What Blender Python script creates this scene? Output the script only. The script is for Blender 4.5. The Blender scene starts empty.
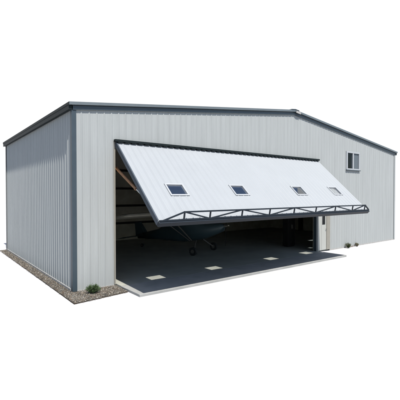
import bpy, bmesh, math, random
from mathutils import Vector, Matrix
random.seed(7)
R = math.radians
sc = bpy.context.scene
C = sc.collection

# ------------------------------------------------------------------ dimensions
H, W, D = 5.10, 19.54, 9.57          # eave height, front width, depth
SL = 0.1165                           # roof slope
WT = 0.20                             # wall thickness
OX, OY = 0.118, 0.09                  # roof overhangs
X1, X2, HT = 1.27, 11.55, 4.31        # big opening
A = R(46.78)
DL = 3.34
DN = Vector((0, -math.cos(A), math.sin(A)))
DD = Vector((0, -math.sin(A), -math.cos(A)))
HINGE = Vector((0, -0.03, HT - 0.02))
ZF = 0.02                             # slab top
ZG = -0.05                            # ground

# ------------------------------------------------------------------ materials
def mat(name, col, rough=0.5, metal=0.0, spec=0.5, noise=0.0, scale=4.0, bump=0.0, bscale=80.0, col2=None, stretch=None, rvar=0.0):
    m = bpy.data.materials.new(name); m.use_nodes = True
    nt = m.node_tree; b = nt.nodes['Principled BSDF']
    b.inputs['Base Color'].default_value = (*col, 1)
    b.inputs['Roughness'].default_value = rough
    b.inputs['Metallic'].default_value = metal
    b.inputs['Specular IOR Level'].default_value = spec
    tc = nt.nodes.new('ShaderNodeTexCoord')
    vec = tc.outputs['Object']
    if stretch:
        mp = nt.nodes.new('ShaderNodeMapping'); mp.inputs['Scale'].default_value = stretch
        nt.links.new(vec, mp.inputs['Vector']); vec = mp.outputs['Vector']
    if noise > 0 or col2:
        n = nt.nodes.new('ShaderNodeTexNoise'); n.inputs['Scale'].default_value = scale
        n.inputs['Detail'].default_value = 8; n.inputs['Roughness'].default_value = 0.6
        nt.links.new(vec, n.inputs['Vector'])
        r = nt.nodes.new('ShaderNodeValToRGB')
        r.color_ramp.elements[0].position = 0.3; r.color_ramp.elements[1].position = 0.72
        c2 = col2 if col2 else tuple(c * (1 - noise) for c in col)
        r.color_ramp.elements[0].color = (*c2, 1); r.color_ramp.elements[1].color = (*col, 1)
        nt.links.new(n.outputs['Fac'], r.inputs['Fac']); nt.links.new(r.outputs['Color'], b.inputs['Base Color'])
        if rvar:
            mr = nt.nodes.new('ShaderNodeMapRange')
            mr.inputs['To Min'].default_value = rough - rvar; mr.inputs['To Max'].default_value = rough + rvar
            nt.links.new(n.outputs['Fac'], mr.inputs['Value']); nt.links.new(mr.outputs['Result'], b.inputs['Roughness'])
    if bump > 0:
        n2 = nt.nodes.new('ShaderNodeTexNoise'); n2.inputs['Scale'].default_value = bscale; n2.inputs['Detail'].default_value = 4
        nt.links.new(tc.outputs['Object'], n2.inputs['Vector'])
        bp = nt.nodes.new('ShaderNodeBump'); bp.inputs['Strength'].default_value = bump; bp.inputs['Distance'].default_value = 0.01
        nt.links.new(n2.outputs['Fac'], bp.inputs['Height']); nt.links.new(bp.outputs['Normal'], b.inputs['Normal'])
    return m

def glass(name, tint, refl=0.12, op=0.0):
    """thin window pane: mostly see-through, with a sharp reflection"""
    m = bpy.data.materials.new(name); m.use_nodes = True
    nt = m.node_tree; nt.nodes.clear()
    out = nt.nodes.new('ShaderNodeOutputMaterial')
    tr = nt.nodes.new('ShaderNodeBsdfTransparent'); tr.inputs['Color'].default_value = (*tint, 1)
    gl = nt.nodes.new('ShaderNodeBsdfGlossy'); gl.inputs['Roughness'].default_value = 0.03
    gl.inputs['Color'].default_value = (0.9, 0.95, 1, 1)
    lw = nt.nodes.new('ShaderNodeLayerWeight'); lw.inputs['Blend'].default_value = 0.25
    ad = nt.nodes.new('ShaderNodeMath'); ad.operation = 'ADD'; ad.inputs[1].default_value = refl * 0.2; ad.use_clamp = True
    ml = nt.nodes.new('ShaderNodeMath'); ml.operation = 'MULTIPLY'; ml.inputs[1].default_value = 0.12
    nt.links.new(lw.outputs['Fresnel'], ml.inputs[0]); nt.links.new(ml.outputs[0], ad.inputs[0])
    mx = nt.nodes.new('ShaderNodeMixShader')
    nt.links.new(ad.outputs[0], mx.inputs[0]); nt.links.new(tr.outputs[0], mx.inputs[1]); nt.links.new(gl.outputs[0], mx.inputs[2])
    res = mx.outputs[0]
    if op > 0:
        df = nt.nodes.new('ShaderNodeBsdfDiffuse'); df.inputs['Color'].default_value = (0.16, 0.19, 0.22, 1)
        m2 = nt.nodes.new('ShaderNodeMixShader'); m2.inputs[0].default_value = op
        nt.links.new(res, m2.inputs[1]); nt.links.new(df.outputs[0], m2.inputs[2]); res = m2.outputs[0]
    nt.links.new(res, out.inputs['Surface'])
    return m

M = {}
M['panel'] = mat('painted_steel_panel', (0.236, 0.253, 0.257), 0.6, 0, 0.05, noise=0.13, scale=1.6, stretch=(3.0, 3.0, 0.25), bump=0.04, bscale=6, rvar=0.06)
M['doorpanel'] = mat('door_steel_panel', (0.204, 0.221, 0.238), 0.5, 0, 0.15, noise=0.05, scale=1.3, bump=0.04, bscale=6, rvar=0.05)
M['slate'] = mat('slate_trim', (0.026, 0.040, 0.052), 0.45, 0.0, 0.35, noise=0.15, scale=3)
M['slate_light'] = mat('weathered_slate_trim', (0.075, 0.092, 0.102), 0.45, 0.0, 0.5, noise=0.12, scale=3)
M['slate_dark'] = mat('dark_slate_trim', (0.006, 0.010, 0.011), 0.55, 0.0, 0.12, noise=0.2, scale=5)
M['steel'] = mat('dark_painted_steel', (0.009, 0.014, 0.021), 0.5, 0.0, 0.2, noise=0.2, scale=6)
M['rail'] = mat('slate_rail', (0.038, 0.050, 0.066), 0.5, 0.0, 0.3, noise=0.2, scale=6)
M['rubber'] = mat('black_rubber', (0.012, 0.014, 0.015), 0.7, 0, 0.3, noise=0.3, scale=9)
M['concrete'] = mat('concrete', (0.222, 0.226, 0.224), 0.75, 0, 0.25, col2=(0.165, 0.172, 0.168), scale=1.6, bump=0.15, bscale=60)
M['floor'] = mat('sealed_concrete', (0.245, 0.25, 0.228), 0.55, 0, 0.3, col2=(0.18, 0.19, 0.17), scale=1.2, bump=0.1, bscale=50)
M['foundation'] = mat('foundation_concrete', (0.26, 0.26, 0.255), 0.8, 0, 0.3, noise=0.3, scale=6, bump=0.2)
M['ground'] = mat('white_ground', (0.338, 0.342, 0.355), 0.9, 0, 0.1, noise=0.02, scale=0.8)
M['liner'] = mat('dark_insulation', (0.34, 0.325, 0.265), 0.9, 0, 0.1, noise=0.3, scale=1.5)
M['girt'] = mat('girt_steel', (0.012, 0.012, 0.010), 0.7, 0, 0.2, noise=0.2, scale=4)
M['white'] = mat('white_frame', (0.235, 0.25, 0.265), 0.5, 0, 0.5, noise=0.05, scale=5)
M['beige'] = mat('beige_trim', (0.17, 0.165, 0.145), 0.5, 0, 0.4, noise=0.12, scale=5)
M['doorwhite'] = mat('walk_door_paint', (0.26, 0.27, 0.26), 0.5, 0, 0.4, noise=0.06, scale=3)
M['bed'] = mat('gravel_bed', (0.06, 0.052, 0.042), 0.95, 0, 0.1, noise=0.5, scale=40, bump=0.4, bscale=120)
M['glass'] = glass('clear_pane', (0.90, 0.91, 0.93), 0.55)
M['glass_dark'] = glass('dark_pane', (0.35, 0.4, 0.45), 0.15)
M['glass_screen'] = glass('screened_pane', (0.35, 0.4, 0.42), 0.15, 0.42)
M['orange'] = mat('rusty_orange_cylinder', (0.26, 0.14, 0.065), 0.5, 0.0, 0.5, col2=(0.16, 0.065, 0.025), scale=14)
M['chrome'] = mat('chrome_rod', (0.6, 0.6, 0.6), 0.2, 0.9, 0.5, noise=0.05)
M['handle'] = mat('handle_metal', (0.15, 0.15, 0.15), 0.35, 0.8, 0.5, noise=0.1)
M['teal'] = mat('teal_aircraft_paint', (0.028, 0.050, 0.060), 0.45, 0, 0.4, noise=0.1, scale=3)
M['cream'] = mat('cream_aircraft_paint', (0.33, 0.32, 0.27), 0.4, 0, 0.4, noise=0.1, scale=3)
M['tube'] = mat('grey_tube', (0.10, 0.095, 0.085), 0.4, 0.3, 0.5, noise=0.1, scale=9)
M['cabinet'] = mat('black_cabinet_paint', (0.008, 0.008, 0.008), 0.6, 0, 0.2, noise=0.2, scale=5)
M['bark'] = mat('bark', (0.09, 0.065, 0.04), 0.9, 0, 0.2, noise=0.4, scale=20)
M['leaf_a'] = mat('leaf_dark', (0.030, 0.062, 0.020), 0.6, 0, 0.3, noise=0.3, scale=20)
M['leaf_b'] = mat('leaf_mid', (0.060, 0.095, 0.040), 0.6, 0, 0.3, noise=0.3, scale=20)
M['leaf_c'] = mat('leaf_brown', (0.10, 0.075, 0.04), 0.8, 0, 0.2, noise=0.3, scale=20)
GR = [mat('pebble', c, 0.85, 0, 0.2, noise=0.35, scale=30) for c in
      [(0.125, 0.112, 0.092), (0.080, 0.069, 0.055), (0.22, 0.21, 0.19), (0.095, 0.095, 0.088), (0.105, 0.078, 0.058), (0.045, 0.043, 0.04)]]

# ------------------------------------------------------------------ helpers
class MB:
    def __init__(s): s.v = []; s.f = []; s.m = []
    def add(s, vs, fs, mi=0):
        o = len(s.v); s.v += [tuple(v) for v in vs]
        for f in fs: s.f.append(tuple(o + i for i in f)); s.m.append(mi)
    def box(s, x0, x1, y0, y1, z0, z1, mi=0, T=None):
        vs = [Vector((x, y, z)) for x in (x0, x1) for y in (y0, y1) for z in (z0, z1)]
        if T: vs = [T(v) for v in vs]
        s.add(vs, [(0, 1, 3, 2), (4, 6, 7, 5), (0, 4, 5, 1), (2, 3, 7, 6), (0, 2, 6, 4), (1, 5, 7, 3)], mi)
    def tube(s, a, b, r, r2=None, n=10, mi=0, sq=False):
        a, b = Vector(a), Vector(b); d = (b - a).normalized()
        u = d.cross(Vector((0, 0, 1)) if abs(d.z) < 0.9 else Vector((1, 0, 0))).normalized(); w = d.cross(u)
        r2 = r if r2 is None else r2
        if sq: n = 4
        vs = []
        for p, q in ((a, r), (b, r2)):
            for i in range(n):
                t = 2 * math.pi * (i + (0.5 if sq else 0)) / n
                k = q * (math.sqrt(2) if sq else 1)
                vs.append(p + (u * math.cos(t) + w * math.sin(t)) * k)
        fs = [(i, (i + 1) % n, n + (i + 1) % n, n + i) for i in range(n)]
        fs += [tuple(range(n - 1, -1, -1)), tuple(range(n, 2 * n))]
        s.add(vs, fs, mi)
    def loft(s, rings, mi=0, cap=True):
        n = len(rings[0]); vs = [p for r in rings for p in r]; fs = []
        for k in range(len(rings) - 1):
            for i in range(n):
                j = (i + 1) % n
                fs.append((k * n + i, k * n + j, (k + 1) * n + j, (k + 1) * n + i))
        if cap: fs += [tuple(range(n - 1, -1, -1)), tuple(range((len(rings) - 1) * n, len(rings) * n))]
        s.add(vs, fs, mi)
    def obj(s, name, mats, parent=None, smooth=False, bevel=0, fix=True):
        me = bpy.data.meshes.new(name); me.from_pydata(s.v, [], s.f)
        if not isinstance(mats, (list, tuple)): mats = [mats]
        for m in mats: me.materials.append(m)
        for i, p in enumerate(me.polygons): p.material_index = s.m[i]; p.use_smooth = smooth
        if fix:
            bm = bmesh.new(); bm.from_mesh(me); bmesh.ops.recalc_face_normals(bm, faces=bm.faces); bm.to_mesh(me); bm.free()
        o = bpy.data.objects.new(name, me); C.objects.link(o)
        if parent: o.parent = parent; o.matrix_parent_inverse = Matrix.Translation(-parent_loc(parent))
        if bevel:
            b = o.modifiers.new('bevel', 'BEVEL'); b.width = bevel; b.segments = 2; b.limit_method = 'ANGLE'
        return o
def parent_loc(p):
    return p.location.copy() if p.type == 'EMPTY' else Vector((0, 0, 0))
def tag(o, label=None, cat=None, group=None, kind=None):
    if label: o['label'] = label
    if cat: o['category'] = cat
    if group: o['group'] = group
    if kind: o['kind'] = kind
    return o
def empty(name, loc, label, cat):
    o = bpy.data.objects.new(name, None); C.objects.link(o); o.location = loc; o.empty_display_size = 0.3
    return tag(o, label, cat)

def corrugated(T, u0, u1, vr, holes=(), pitch=0.2286, h=0.020, top=0.020, base=0.062, minor=True, off=0.0, grp=1):
    """ribbed sheet: T(u, n, v) -> world; vr(u) -> (v0, v1); holes = (ua, ub, va, vb)"""
    def prof(u):
        t = (u - off) % pitch; c = pitch / 2; d = abs(t - c)
        if d <= top / 2: return h
        if d <= base / 2: return h * (base / 2 - d) / (base / 2 - top / 2)
        if minor:
            for q in (0.0, pitch):
                dd = abs(abs(t - q) - 0.030)
                if dd < 0.012: return 0.0035 * (1 - dd / 0.012)
        return 0.0
    us = set([u0, u1])
    k = math.floor((u0 - off) / pitch) - 1
    while off + k * pitch < u1:
        b = off + k * pitch; c = b + pitch / 2
        cand = [c - base / 2, c - top / 2, c + top / 2, c + base / 2]
        if minor: cand += [b + 0.018, b + 0.030, b + 0.042, b + pitch - 0.042, b + pitch - 0.030, b + pitch - 0.018]
        for q in cand:
            if u0 < q < u1: us.add(q)
        k += 1
    for hh in holes: us.add(hh[0]); us.add(hh[1])
    us = sorted(us); mb = MB()
    for a, b in zip(us, us[1:]):
        if b - a < 1e-6: continue
        mid = (a + b) / 2
        a0, a1 = vr(a); b0, b1 = vr(b)
        cuts = sorted([(q[2], q[3]) for q in holes if q[0] < mid < q[1]])
        segs = []; cur = (a0, b0)
        for va, vb in cuts:
            segs.append((cur, (va, va))); cur = (vb, vb)
        segs.append((cur, (a1, b1)))
        for (p0, q0), (p1, q1) in segs:
            if p1 - p0 < 1e-4 and q1 - q0 < 1e-4: continue
            na, nb = prof(a + 1e-7), prof(b - 1e-7)
            mb.add([T(a, na, p0), T(b, nb, q0), T(b, nb, q1), T(a, na, p1)], [(0, 1, 2, 3)])
    return mb

def zr(x): return H + SL * min(x, W - x)

# ------------------------------------------------------------------ setting
g = MB(); g.add([(-300, -300, ZG), (300, -300, ZG), (300, 300, ZG), (-300, 300, ZG)], [(0, 1, 2, 3)])
tag(g.obj('ground', M['ground']), kind='structure')
# bright overcast-white sky backdrop behind the hangar (a dome sector, real size, far away)
s = MB(); RD = 160.0; na, ne = 48, 20; vs = []
for j in range(ne + 1):
    z_ = -3 + 118 * j / ne
    for i in range(na + 1):
        az = R(-34 + 126 * i / na)
        vs.append((RD * math.sin(az), RD * math.cos(az), z_))
fs = [(j * (na + 1) + i, j * (na + 1) + i + 1, (j + 1) * (na + 1) + i + 1, (j + 1) * (na + 1) + i) for j in range(ne) for i in range(na)]
s.add(vs, fs)
ms = bpy.data.materials.new('white_sky'); ms.use_nodes = True; nt = ms.node_tree; nt.nodes.clear()
em = nt.nodes.new('ShaderNodeEmission'); em.inputs['Color'].default_value = (1, 1, 1, 1); em.inputs['Strength'].default_value = 0.54
ou = nt.nodes.new('ShaderNodeOutputMaterial'); nt.links.new(em.outputs[0], ou.inputs['Surface'])
tag(s.obj('sky', ms, smooth=True, fix=False), kind='structure')

# apron + indoor floor
a = MB(); a.box(1.285, 11.60, -1.475, -0.34, ZG - 0.1, ZF)
ap = tag(a.obj('apron', M['concrete'], bevel=0.008), kind='structure')
f = MB(); f.box(0.05, W - 0.05, -0.0 + 0.1, D - 0.1, -0.2, ZF - 0.002); f.box(1.30, X2 - 0.02, -0.328, 0.098, -0.2, ZF - 0.002)
tag(f.obj('hangar_floor', M['floor']), kind='structure')

# gravel bed + pebbles
gb = MB()
gb.add([(-0.34, -1.05, -0.02), (1.262, -0.84, -0.02), (1.262, -0.02, -0.02), (-0.02, -0.02, -0.02), (-0.02, D + 0.05, -0.02), (-0.30, D + 0.05, -0.02)], [(0, 1, 2, 3, 4, 5)])
gb.add([(-0.34, -1.05, ZG), (1.262, -0.84, ZG), (1.262, -0.84, -0.02), (-0.34, -1.05, -0.02)], [(0, 1, 2, 3)])
gb.add([(-0.30, D + 0.05, ZG), (-0.34, -1.05, ZG), (-0.34, -1.05, -0.02), (-0.30, D + 0.05, -0.02)], [(0, 1, 2, 3)])
tag(gb.obj('gravel_bed', M['bed']), kind='structure')
bm = bmesh.new(); bmesh.ops.create_icosphere(bm, subdivisions=1, radius=1)
iv = [v.co.copy() for v in bm.verts]; iF = [tuple(v.index for v in q.verts) for q in bm.faces]; bm.free()
pb = MB()
def inside(x, y):
    if x < 0.0: return x > -0.335 - 0.0 and y > -1.05 + (x + 0.34) * 0.13
    return x < 1.25 and -1.05 + (x + 0.34) * 0.131 < y < -0.03
def pebble(x, y, r):
    sx, sy, sz = r * random.uniform(.75, 1.3), r * random.uniform(.75, 1.3), r * random.uniform(.45, .85)
    t = random.uniform(0, 6.28); c, s_ = math.cos(t), math.sin(t)
    vs = []
    for v in iv:
        k = random.uniform(.82, 1.12); X, Y, Z = v.x * sx * k, v.y * sy * k, v.z * sz * k
        vs.append((x + X * c - Y * s_, y + X * s_ + Y * c, -0.018 + sz * .45 + Z))
    pb.add(vs, iF, random.choices(range(6), [4, 4, 1.6, 3, 1.5, 3])[0])
n = 0
while n < 4200:
    x, y = random.uniform(-0.34, -0.025), random.uniform(-1.05, D + 0.05)
    if inside(x, y): pebble(x, y, random.uniform(.009, .022)); n += 1
n = 0
while n < 3000:
    x, y = random.uniform(-0.3, 1.25), random.uniform(-1.05, -0.03)
    if inside(x, y): pebble(x, y, random.uniform(.009, .022)); n += 1
for _ in range(60):   # a few strays just past the edge
    if random.random() < .5: pebble(random.uniform(-0.37, -0.33), random.uniform(-1, D), random.uniform(.008, .014))
    else:
        x = random.uniform(-0.3, 1.2); pebble(x, -1.07 + (x + 0.34) * 0.131 + random.uniform(-.03, .0), random.uniform(.008, .014))
tag(pb.obj('gravel', GR, smooth=False, fix=False), 'strip of brown and grey pebbles along the base of the hangar', 'gravel', kind='stuff')

# ------------------------------------------------------------------ hangar
hg = empty('hangar', (W / 2, D / 2, 0), 'light grey ribbed steel hangar with dark slate trim and its big door swung half open', 'hangar')
UW = (14.06, 15.40, 3.97, 4.92)       # upstairs window hole
WD = (11.60, 12.60, ZF, 2.10)         # walk door hole
front = corrugated(lambda u, n, v: Vector((u, -n, v)), 0.0, W, lambda x: (0.0, zr(x) + 0.03),
                   holes=[(X1, X2, 0.0, HT), UW, (WD[0], WD[1], 0.0, WD[3])], off=0.14, h=.014, base=.058)
# merge rule: door hole starts at z=0
fw = front.obj('front_wall', M['panel'], hg, fix=False)
lw = corrugated(lambda u, n, v: Vector((-n, u, v)), 0.0, D, lambda y: (0.046, H + 0.03), off=0.05, h=0.0175, base=0.064)
lw.obj('side_wall', M['panel'], hg, fix=False)
rw = corrugated(lambda u, n, v: Vector((W + n, u, v)), 0.0, D, lambda y: (0.035, H + 0.03), off=0.05)
rw.obj('side_wall', M['panel'], hg, fix=False)
bw = corrugated(lambda u, n, v: Vector((u, D + n, v)), 0.0, W, lambda x: (0.035, zr(x) + 0.03))
bw.obj('back_wall', M['panel'], hg, fix=False)
# dark insulated liner inside (real thickness behind the cladding)
li = MB()
li.box(0.03, WT, 0.03, D - 0.03, 0, H + 0.02)
li.box(W - WT, W - 0.03, 0.03, D - 0.03, 0, H + 0.02)
def gable(mb, xa, xb, y0, y1, z0, dz=-0.0):
    cuts = [xa] + ([W / 2] if xa < W / 2 < xb else []) + [xb]
    for p, q in zip(cuts, cuts[1:]):
        vs = [(p, y0, z0), (q, y0, z0), (q, y0, zr(q) + dz), (p, y0, zr(p) + dz), (p, y1, z0), (q, y1, z0), (q, y1, zr(q) + dz), (p, y1, zr(p) + dz)]
        mb.add(vs, [(0, 1, 2, 3), (5, 4, 7, 6), (0, 3, 7, 4), (1, 5, 6, 2), (3, 2, 6, 7), (0, 4, 5, 1)])
gable(li, WT, W - WT, D - WT, D - 0.03, 0)
gable(li, WT, X1, 0.03, WT, 0)
gable(li, X1, X2, 0.03, WT, HT + 0.01)
gable(li, X2, WD[0], 0.03, WT, 0)
gable(li, WD[0], WD[1], 0.03, WT, WD[3] + .01)
gable(li, WD[1], UW[0], 0.03, WT, 0)
gable(li, UW[0], UW[1], 0.03, WT, UW[3] + .01)
li.box(UW[0], UW[1], 0.03, WT, 0, UW[2] - .01)
gable(li, UW[1], W - WT, 0.03, WT, 0)
li.obj('wall_liner', M['liner'], hg, fix=False)
# girts
for z in (1.02, 2.04, 3.05, 4.1):
    q = MB(); q.box(WT + 0.08, W - WT - .08, D - WT - 0.12, D - WT - 0.002, z - .06, z + .06); q.obj('wall_girt', M['girt'], hg)
    q = MB(); q.box(WT + .002, WT + .07, 0.5, D - WT - .13, z - .06, z + .06); q.obj('wall_girt', M['girt'], hg)
for y in (3.2, 6.4):   # portal frames
    q = MB(); q.box(WT + .08, WT + .38, y - .1, y + .1, ZF, H - .05); q.box(W - WT - .38, W - WT - .08, y - .1, y + .1, ZF, H - .05)
    for (xa, xb) in ((WT + .08, W / 2), (W / 2, W - WT - .08)):
        vs = [(xa, y - .1, zr(xa) - .45), (xb, y - .1, zr(xb) - .45), (xb, y - .1, zr(xb) - .07), (xa, y - .1, zr(xa) - .07),
              (xa, y + .1, zr(xa) - .45), (xb, y + .1, zr(xb) - .45), (xb, y + .1, zr(xb) - .07), (xa, y + .1, zr(xa) - .07)]
        q.add(vs, [(0, 1, 2, 3), (5, 4, 7, 6), (0, 3, 7, 4), (1, 5, 6, 2), (3, 2, 6, 7), (0, 4, 5, 1)])
    q.obj('roof_frame', M['girt'], hg)

# foundation strip
for bx_ in ((-0.035, 0.02, 0.145, D + .03, -0.1, 0.045), (0.02, X1 - .01, -0.012, 0.0295, -0.1, 0.012), (WD[1] + .02, W + .03, -0.012, 0.0295, -0.1, 0.012)):
    fo = MB(); fo.box(*bx_); fo.obj('foundation', M['foundation'], hg)

# roof
def roofT(sign):
    def T(u, n, v):   # u along y, v along x from eave (0) to ridge
        x = v if sign > 0 else W - v
        return Vector((x, u, H + 0.105 + SL * v + n))
    return T
rf = MB()
for sg in (1, -1):
    c = corrugated(roofT(sg), -OY + .012, D + .09, lambda y: (-OX + .01, W / 2), h=0.02, minor=False)
    o_ = len(rf.v); rf.v += c.v; rf.f += [tuple(i + o_ for i in q) for q in c.f]; rf.m += c.m
    for (d0, d1) in ((0.04, 0.098),):
        xs = (0.0, W / 2) if sg > 0 else (W, W / 2)
        vs = []
        for y in (0.0 - .004, D + .03):
            for x in xs:
                for d in (d0, d1): vs.append((x, y, zr(x) + d))
        rf.add(vs, [(0, 2, 3, 1), (4, 5, 7, 6), (0, 1, 5, 4), (2, 6, 7, 3), (1, 3, 7, 5), (0, 4, 6, 2)], 1)
roof = rf.obj('roof', [M['slate_light'], M['liner']], hg, fix=False)
def rake(mb, xa, xb, y0, y1, d0, d1, mi=0):
    vs = [(x, y, zz(x) + d) for zz in (lambda x: H + SL * (x if x <= W / 2 else W - x),) for x in (xa, xb) for y in (y0, y1) for d in (d0, d1)]
    mb.add(vs, [(0, 1, 3, 2), (4, 6, 7, 5), (0, 4, 5, 1), (2, 3, 7, 6), (0, 2, 6, 4), (1, 5, 7, 3)], mi)
for (y0, y1, y2) in ((-OY, -OY + .045, -0.004),):
    up = MB(); lo = MB()
    for xa, xb in ((-OX, W / 2), (W / 2, W + OX)):
        rake(up, xa, xb, -OY - .02, -0.005, 0.088, 0.172)
        rake(lo, max(xa, -0.0), min(xb, W), -0.052, -0.026, -0.035, 0.072)
        rake(lo, max(xa, -0.0), min(xb, W), -0.026, -0.0255 + .02, -0.030, 0.086)
    up.obj('roof_edge', M['slate_light'], roof); lo.obj('rake_trim', M['slate'], roof)
bk = MB()
for xa, xb in ((-OX, W / 2), (W / 2, W + OX)): rake(bk, xa, xb, D + .032, D + .1, -0.035, 0.172)
bk.obj('rake_trim', M['slate'], roof)
for x0, x1, xg0, xg1 in ((-OX, -0.028, -OX, -.04), (W + .028, W + OX, W + .04, W + OX)):
    e = MB(); e.box(x0, x1, -OY + .03, D + .03, H - 0.045, H + 0.085, 0)
    e.box(x0 - (.012 if x0 < 0 else 0), x1 + (.012 if x0 > 0 else 0), -OY - .012, D + .1, H + .078, H + .155)
    e.obj('eave_trim', M['slate_dark'], roof)
rc = MB()
for xa, xb in ((W / 2 - .26, W / 2), (W / 2, W / 2 + .26)):
    rake(rc, xa, xb, -OY - .035, D + .12, 0.175, 0.20)
rc.obj('ridge_cap', M['slate'], roof)
rc = MB(); rake(rc, W / 2 + .04, W / 2 + .36, -OY - .045, -OY - .022, 0.05, 0.145)
rc.obj('ridge_end_plate', M['foundation'], roof, bevel=.004)

# corner trims
def corner(name, x0, x1, y0, y1, x2, x3, y2, y3, m, z1):
    c = MB(); c.box(x0, x1, y0, y1, 0.0, z1); c.box(x2, x3, y2, y3, 0.0, z1 + .0005); return c.obj(name, m, hg)
corner('corner_trim', -0.030, 0.100, -0.030, -0.0215, -0.030, -0.0255, -0.0215, 0.09, M['slate'], H - .036)
corner('corner_trim', -0.032, -0.0255, D - .12, D + .03, -0.0255, 0.12, D + .0225, D + .03, M['slate'], H - .046)
corner('corner_trim', W - .12, W + .030, -0.030, -0.0215, W + .0225, W + .030, -0.0215, 0.12, M['panel'], H - .046)
corner('corner_trim', W + .0225, W + .030, D - .12, D + .03, W - .12, W + .0225, D + .0225, D + .03, M['panel'], H - .046)

# jamb and header trims of the big opening
j = MB(); j.box(X1 - .045, X1 + .003, -0.027, WT + .02, 0.012, HT + .0); j.obj('door_jamb', M['beige'], hg)
j = MB(); j.box(X2 - .055, X2 + .018, -0.028, WT - .07, 0.022, HT + .0); j.obj('door_jamb', M['slate'], hg)
hd = MB(); hd.box(X1 - .045, X2 + .01, -0.15, -0.024, HT - .03, HT + .038); hd.box(X1 + .004, X2 - .06, -0.024, WT + .02, HT - .06, HT + .0)
k = X1 + .05
while k < X2:       # closure strip teeth over the ribs
    hd.box(k, k + .12, -0.145, -0.05, HT - .052, HT - .0305); k += .2286
hd.obj('door_header', M['slate_dark'], hg)

# ------------------------------------------------------------------ big swing-up door
def DT(v): return HINGE + Vector((v[0], 0, 0)) + DD * v[1] + DN * v[2]
WX = (2.43, 4.90, 8.05, 10.47); WS0, WS1 = 1.87, 2.37; WW = .64
DX0, DX1 = X1 + .02, X2 - .02
holes = [(x - WW / 2 + .03, x + WW / 2 - .03, WS0 + .03, WS1 - .03) for x in WX]
pn = corrugated(lambda u, n, v: DT((u, v, n)), DX0, DX1, lambda x: (0.02, DL - .05), holes=holes, h=.014)
door = pn.obj('hangar_door', M['doorpanel'], hg, fix=False)
door['label'] = 'wide white ribbed steel door swung up and out, with four small windows'
for x in WX:
    fr = MB()
    for (a0, a1, b0, b1) in ((x - WW / 2, x + WW / 2, WS0, WS0 + .05), (x - WW / 2, x + WW / 2, WS1 - .05, WS1),
                             (x - WW / 2, x - WW / 2 + .05, WS0 + .05, WS1 - .05), (x + WW / 2 - .05, x + WW / 2, WS0 + .05, WS1 - .05)):
        fr.box(a0, a1, b0, b1, -.045, .030, 0, DT)
    fr.obj('window_frame', M['white'], door, bevel=.004)
    pa = MB(); pa.add([DT((x - WW / 2 + .06, WS0 + .06, 0)), DT((x + WW / 2 - .06, WS0 + .06, 0)), DT((x + WW / 2 - .06, WS1 - .06, 0)), DT((x - WW / 2 + .06, WS1 - .06, 0))], [(0, 1, 2, 3)])
    pa.obj('window_pane', M['glass'], door)
for (a0, a1) in ((DX0 - .012, DX0 + .10), (DX1 - .10, DX1 + .012)):
    e = MB(); e.box(a0, a1, 0.03, DL - .046, -.12, -.004, 0, DT)
    if a0 < 5: e.box(a0 - .004, a0 + .035, 0.03, DL - .1, -.003, .020, 0, DT)
    e.obj('door_edge_rail', M['rail'], door)
fb = MB()
for sx in (.10, 1.45, 2.62): fb.box(DX0 + .1, DX1 - .1, sx - .05, sx + .05, -.15, -.03, 0, DT)
for x in (3.66, 6.42, 9.25): fb.box(x - .04, x + .04, .15, DL - .1, -.14, -.035, 0, DT)
fb.obj('door_backing_frame', M['girt'], door)
bb = MB()
bb.box(DX0 - .02, DX1 + .02, DL - .045, DL + .035, -.10, .036, 0, DT)
bb.obj('bottom_beam', M['steel'], door, bevel=.006)
bt = MB(); bt.box(DX0, DX1, DL - .075, DL - .046, -.002, .026, 0, DT)
bt.obj('bottom_flashing', M['slate_light'], door)
# truss: stands off the lower edge of the door
tr = MB(); TH = .225; SB = DL - .03; ST = DL - .14
XT = (2.03, 2.90, 4.12, 5.33, 6.55, 7.78, 9.00, 10.22, 11.16)
def B_(x): return DT((x, SB, .05))
def T_(x): return DT((x, ST, TH))
tr.tube(T_(XT[0] - .02), T_(XT[-1] + .02), .021, sq=True)
tr.tube(DT((DX0, SB, .052)), DT((DX1, SB, .052)), .020, sq=True)
for x in XT: tr.tube(B_(x), T_(x), .017, sq=True)
tr.tube(DT((DX0 + .10, SB, .05)), T_(XT[0]), .019, sq=True)
tr.tube(T_(XT[-1]), DT((DX1 + .0, SB, .05)), .019, sq=True)
for i in range(8):
    if i % 2 == 0: tr.tube(T_(XT[i]), B_(XT[i + 1]), .018, sq=True)
    else: tr.tube(B_(XT[i]), T_(XT[i + 1]), .018, sq=True)
tr.obj('door_truss', M['steel'], door)
# hydraulic cylinders, one each side
for x in (X1 + .085, X2 - .085):
    p0 = Vector((x, .12, 3.52)); p1 = DT((x, 2.40, -.09)); mid = p0 + (p1 - p0) * .70
    cy = MB(); cy.tube(p0, mid, .042, n=16); cy.tube(p0 + (mid - p0) * .97, mid, .05, n=16); cy.tube((x - .05, .12, 3.52), (x + .05, .12, 3.52), .04)
    cyo = cy.obj('hydraulic_cylinder', M['orange'], hg, smooth=False)
    rd = MB(); rd.tube(mid, p1, .022, n=12); rd.obj('piston_rod', M['chrome'], cyo)

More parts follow.
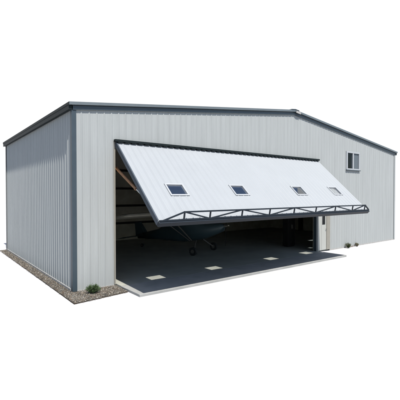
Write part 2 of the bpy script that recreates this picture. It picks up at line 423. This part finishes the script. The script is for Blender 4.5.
# ------------------------------------------------------------------ upstairs window
wx0, wx1, wz0, wz1 = UW
fr = MB()
fr.box(wx0, wx1, -.045, .06, wz1 - .08, wz1); fr.box(wx0, wx1, -.045, .06, wz0, wz0 + .07)
fr.box(wx0, wx0 + .13, -.045, .06, wz0 + .07, wz1 - .08); fr.box(wx1 - .10, wx1, -.045, .06, wz0 + .07, wz1 - .08)
xm = 14.735
fr.box(xm - .05, xm + .05, -.040, .055, wz0 + .07, wz1 - .08)
wf = fr.obj('window', M['white'], hg, bevel=.004)
for a0, a1, m in ((wx0 + .12, xm - .06, 'glass_dark'), (xm + .06, wx1 - .09, 'glass_screen')):
    p = MB(); p.add([(a0, 0.0, wz0 + .06), (a1, 0.0, wz0 + .06), (a1, 0.0, wz1 - .07), (a0, 0.0, wz1 - .07)], [(0, 1, 2, 3)])
    p.obj('window_pane', M[m], wf)
p = MB(); p.box(wx0 - .03, wx1 + .03, -.075, -.024, wz0 - .035, wz0 - .003); p.obj('sill_shadow_line', M['slate'], wf)  # sill in dark slate, its colour standing in for the shadow line below the frame

# ------------------------------------------------------------------ walk door
dx0, dx1, dz0, dz1 = WD
fr = MB()
fr.box(dx0, dx0 + .055, -.035, .12, dz0, dz1); fr.box(dx0 + .055, dx1 - .055, -.035, .12, dz1 - .055, dz1)
fo2 = fr.obj('door_frame', M['doorwhite'], hg, bevel=.003)
fr = MB(); fr.box(dx1 - .27, dx1 + .03, -.038, .12, dz0, dz1 + .02); fr.obj('door_casing', M['beige'], hg, bevel=.003)
vw = (11.985, 12.235, 1.24, 1.66)
lf = MB(); L0, L1 = dx0 + .058, dx1 - .273
for (a0, a1, b0, b1) in ((L0, L0 + .26, dz0 + .01, dz1 - .058), (L0 + .272, vw[0], dz0 + .01, dz1 - .058), (vw[1], L1, dz0 + .01, dz1 - .058), (vw[0], vw[1], dz0 + .01, vw[2]), (vw[0], vw[1], vw[3], dz1 - .058)):
    lf.box(a0, a1, -.015, .03, b0, b1)
lf.box(L0 + .26, L0 + .272, .0, .03, dz0 + .01, dz1 - .058)
ld = lf.obj('walk_door', M['doorwhite'], hg)
p = MB(); p.add([(vw[0], .005, vw[2]), (vw[1], .005, vw[2]), (vw[1], .005, vw[3]), (vw[0], .005, vw[3])], [(0, 1, 2, 3)]); p.obj('window_pane', M['glass_dark'], ld)
p = MB(); p.tube((L1 - .035, -.015, 1.02), (L1 - .035, -.06, 1.02), .012); p.tube((L1 - .035, -.06, 1.02), (L1 - .10, -.06, 1.02), .010); p.obj('door_handle', M['handle'], ld)

# ------------------------------------------------------------------ aircraft inside
pl = empty('light_aircraft', (7.0, 3.2, ZF), 'small high-wing aircraft parked in the dark behind the open hangar door', 'aircraft')
pl_rot = R(20)
PR = Matrix.Rotation(pl_rot, 4, 'Z') @ Matrix.Rotation(R(-10.5), 4, 'X'); PO = Vector((7.0, 2.8, ZF))
def PT(x, y, z): return PO + PR @ Vector((x, y, z))      # nose toward -y
def ring(y, w, zb, zt, n=16, p=2.6):
    out = []; zb += .10 * min(1, max(0, (3.6 - y) / 2)); y = y if y < 1 else 1 + (y - 1) * .86
    for i in range(n):
        t = 2 * math.pi * i / n; c, s_ = math.cos(t), math.sin(t)
        out.append(PT(w / 2 * math.copysign(abs(c) ** (2 / p), c), y, (zb + zt) / 2 + (zt - zb) / 2 * math.copysign(abs(s_) ** (2 / p), s_)))
    return out
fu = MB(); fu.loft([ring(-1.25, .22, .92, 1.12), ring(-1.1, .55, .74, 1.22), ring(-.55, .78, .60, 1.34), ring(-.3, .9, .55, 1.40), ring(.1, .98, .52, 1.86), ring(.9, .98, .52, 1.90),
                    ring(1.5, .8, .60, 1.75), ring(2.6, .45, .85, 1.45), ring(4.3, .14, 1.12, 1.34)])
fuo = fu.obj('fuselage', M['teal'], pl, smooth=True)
ws = MB(); ws.loft([ring(-.335, .80, 1.34, 1.42), ring(.02, .90, 1.50, 1.865)]); ws.obj('windscreen', M['glass_dark'], fuo)
wg = MB()
def airfoil(x, y0, c, z, t):
    return [PT(x, y0 + c * a_, z + t * b_) for a_, b_ in ((0, 0), (.05, .5), (.25, .9), (.6, .6), (1, .02), (.6, -.2), (.25, -.35), (.05, -.25))]
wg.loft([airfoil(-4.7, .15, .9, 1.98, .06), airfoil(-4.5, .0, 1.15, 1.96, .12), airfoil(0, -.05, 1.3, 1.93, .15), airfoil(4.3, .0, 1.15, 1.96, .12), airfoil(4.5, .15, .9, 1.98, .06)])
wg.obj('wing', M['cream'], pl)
for s_ in (-1, 1):
    st = MB(); st.tube(PT(s_ * 1.9, .35, 1.95), PT(s_ * .45, .3, .66), .028); st.tube(PT(s_ * 1.9, .9, 1.95), PT(s_ * .45, .4, .66), .02); st.obj('wing_strut', M['tube'], pl)
def wheel(x, y, r, z=0.0):
    w_ = MB()
    rings = []
    for (o, k) in ((-.05, .72), (-.055, .9), (-.03, 1), (.03, 1), (.055, .9), (.05, .72)):
        rings.append([PT(x + o, y + r * k * math.cos(2 * math.pi * i / 20), z + r + r * k * math.sin(2 * math.pi * i / 20)) for i in range(20)])
    w_.loft(rings); wo = w_.obj('wheel', M['rubber'], pl, smooth=False)
    h_ = MB(); h_.tube(PT(x - .06, y, z + r), PT(x + .06, y, z + r), r * .45, n=14); h_.obj('wheel_hub', M['tube'], wo)
for s_ in (-1, 1):
    wheel(s_ * .92, .0, .19)
    lg = MB(); lg.tube(PT(s_ * .30, .15, .62), PT(s_ * .86, .0, .20), .03); lg.obj('landing_gear_leg', M['tube'], pl)
wheel(0, 3.65, .09, .66)
lg = MB(); lg.tube(PT(0, 3.4, 1.08), PT(.0, 3.65, .76), .018); lg.obj('tail_wheel_leg', M['tube'], pl)
pp = MB()
def PP(x, y, z):      # blades stand at an angle
    c, q_ = math.cos(R(68)), math.sin(R(68)); z -= 1.02
    return PT(x * c - z * q_, y, x * q_ + z * c + 1.02)
for s_ in (-1, 1):
    pp.add([PP(s_ * .03, -1.36, 1.07), PP(s_ * .85, -1.34, 1.05), PP(s_ * .85, -1.30, .98), PP(s_ * .03, -1.30, .97),
            PP(s_ * .03, -1.33, 1.07), PP(s_ * .85, -1.32, 1.05), PP(s_ * .85, -1.28, .98), PP(s_ * .03, -1.27, .97)],
           [(0, 1, 2, 3), (7, 6, 5, 4), (0, 4, 5, 1), (1, 5, 6, 2), (2, 6, 7, 3), (3, 7, 4, 0)])
pp.obj('propeller', M['rubber'], pl)
sp = MB(); sp.loft([ring(-1.48, .02, 1.01, 1.03), ring(-1.40, .14, .95, 1.09), ring(-1.26, .2, .92, 1.12)]); sp.obj('spinner', M['cream'], pl, smooth=True)
tl = MB()
tl.loft([[PT(x, 3.2 + .25 * abs(x) + c * .75, 1.26 + t) for c, t in ((0, 0), (.3, .03), (1, 0), (.3, -.03))] for x in (-1.2, 0, 1.2)])
tl.loft([[PT(t, y0 + c * cc, z) for c, t in ((0, 0), (.3, .03), (1, 0), (.3, -.03))] for z, y0, cc in ((1.25, 3.1, .9), (1.95, 3.5, .45))])
tl.obj('tail', M['teal'], pl)

# ------------------------------------------------------------------ cabinet in the hangar
cb = empty('storage_cabinet', (11.78, 1.78, ZF), 'tall black cabinet standing inside the hangar by the right door jamb', 'cabinet')
q = MB(); q.box(11.50, 12.06, 1.62, 1.95, .06, 1.95); q.box(11.53, 12.03, 1.65, 1.92, ZF, .06); q.obj('cabinet_body', M['cabinet'], cb, bevel=.008)
for a0, a1 in ((11.51, 11.777), (11.783, 12.05)):
    q = MB(); q.box(a0, a1, 1.595, 1.618, .10, 1.92); d_ = q.obj('cabinet_door', M['cabinet'], cb, bevel=.004)
    xh = 11.74 if a0 < 11.6 else 11.82
    q = MB(); q.tube((xh, 1.575, .95), (xh, 1.575, 1.15), .01); q.tube((xh, 1.575, .97), (xh, 1.60, .97), .006); q.tube((xh, 1.575, 1.13), (xh, 1.60, 1.13), .006); q.obj('handle', M['tube'], d_)

# ------------------------------------------------------------------ plants
def shrub(name, x, y, z, r, h, n, label, cat, leaf=(.03, .012), mats=('leaf_a', 'leaf_b'), wts=(3, 2), stems=40):
    e = empty(name, (x, y, z), label, cat)
    fo_ = MB(); sm = MB()
    tips = []
    for i in range(stems):
        t = random.uniform(0, 6.28); rr = math.sqrt(random.random())
        hh = h * (1 - .55 * rr ** 2) * random.uniform(.7, 1.12)
        p = Vector((x + r * rr * math.cos(t), y + r * rr * math.sin(t), z + hh)); b = Vector((x + .15 * r * math.cos(t), y + .15 * r * math.sin(t), z))
        mid_ = b.lerp(p, .5) + Vector((0, 0, .12 * h))
        sm.tube(b, mid_, .004, .003, n=5); sm.tube(mid_, p, .003, .0015, n=5); tips.append((b, mid_, p))
    for i in range(n):
        b, m_, p = random.choice(tips); k = random.uniform(.15, 1.0)
        c = (b.lerp(m_, k * 2) if k < .5 else m_.lerp(p, k * 2 - 1)) + Vector([random.gauss(0, .07 * r) for _ in range(3)])
        c.z = max(c.z, z + .01)
        d = (Vector((c.x - x, c.y - y, .5 * r)) + Vector([random.gauss(0, .5 * r) for _ in range(3)])).normalized()
        sd = d.cross(Vector([random.gauss(0, 1) for _ in range(3)])).normalized()
        l = leaf[0] * random.uniform(.7, 1.3); w_ = leaf[1] * random.uniform(.7, 1.2)
        fo_.add([c, c + d * l * .5 + sd * w_ * .5, c + d * l, c + d * l * .5 - sd * w_ * .5], [(0, 1, 2, 3)], random.choices((0, 1), wts)[0])
    fo_.obj('foliage', [M[mats[0]], M[mats[1]]], e, fix=False); sm.obj('stem', M['bark'], e, fix=False)
    return e
shrub('shrub', .39, -.45, -.01, .205, .25, 3000, 'small dark green shrub in the gravel at the front corner of the hangar', 'shrub', leaf=(.036, .011), stems=60)
shrub('weed', 14.05, -.16, ZG, .13, .26, 420, 'low brown and green weed at the wall base right of the walk door', 'weed', leaf=(.07, .022), mats=('leaf_c', 'leaf_a'), wts=(1, 2), stems=18)
shrub('weed', 14.95, -.14, ZG, .08, .24, 200, 'tiny dry weed sprouting farther right along the wall base', 'weed', leaf=(.06, .02), mats=('leaf_c', 'leaf_a'), wts=(2, 1), stems=10)
q = MB(); q.tube((14.2, -.10, ZG + .03), (14.55, -.13, ZG + .045), .02, .014, n=7); q.tube((14.55, -.13, ZG + .045), (14.86, -.09, ZG + .03), .014, .008, n=7)
q.tube((14.45, -.12, ZG + .04), (14.56, -.18, ZG + .10), .008, .004, n=6)
tag(q.obj('fallen_branch', M['bark']), 'thin fallen branch lying between the two weeds at the wall base', 'branch')

# ------------------------------------------------------------------ camera
cd = bpy.data.cameras.new('camera'); co = bpy.data.objects.new('camera', cd); C.objects.link(co); sc.camera = co
cd.sensor_width = 36; cd.lens = 359.92 / 400 * 36; cd.shift_x = 8.902 / 400; cd.clip_start = .1; cd.clip_end = 2000
yaw, pit, rol = R(36.9919), R(0.9472), R(-0.0561)
fwd = Vector((math.sin(yaw) * math.cos(pit), math.cos(yaw) * math.cos(pit), -math.sin(pit)))
rt = Vector((math.cos(yaw), -math.sin(yaw), 0)); upv = rt.cross(fwd)
r2 = rt * math.cos(rol) + upv * math.sin(rol); u2 = -rt * math.sin(rol) + upv * math.cos(rol)
co.matrix_world = Matrix(((r2.x, u2.x, -fwd.x, -3.4031), (r2.y, u2.y, -fwd.y, -9.9958), (r2.z, u2.z, -fwd.z, 2.7223), (0, 0, 0, 1)))

# ------------------------------------------------------------------ light
SV = Vector((-0.0885, -0.555, 1)).normalized()
sl = bpy.data.lights.new('sun', 'SUN'); sl.energy = 5.0; sl.angle = R(.5); sl.color = (1, .94, .86)
so = bpy.data.objects.new('sun', sl); C.objects.link(so); so.rotation_euler = SV.to_track_quat('Z', 'Y').to_euler(); so.location = (0, -20, 30)
w = bpy.data.worlds.new('World'); sc.world = w; w.use_nodes = True
nt = w.node_tree; bg = nt.nodes['Background']; sk = nt.nodes.new('ShaderNodeTexSky'); sk.sky_type = 'NISHITA'; sk.sun_disc = False
sk.sun_elevation = math.asin(SV.z); sk.sun_rotation = math.atan2(SV.x, SV.y) % (2 * math.pi)
nt.links.new(sk.outputs[0], bg.inputs['Color']); bg.inputs['Strength'].default_value = 0.10
vs_ = sc.view_settings; vs_.view_transform = 'Standard'; vs_.look = 'None'; vs_.exposure = 1.0; vs_.gamma = 1
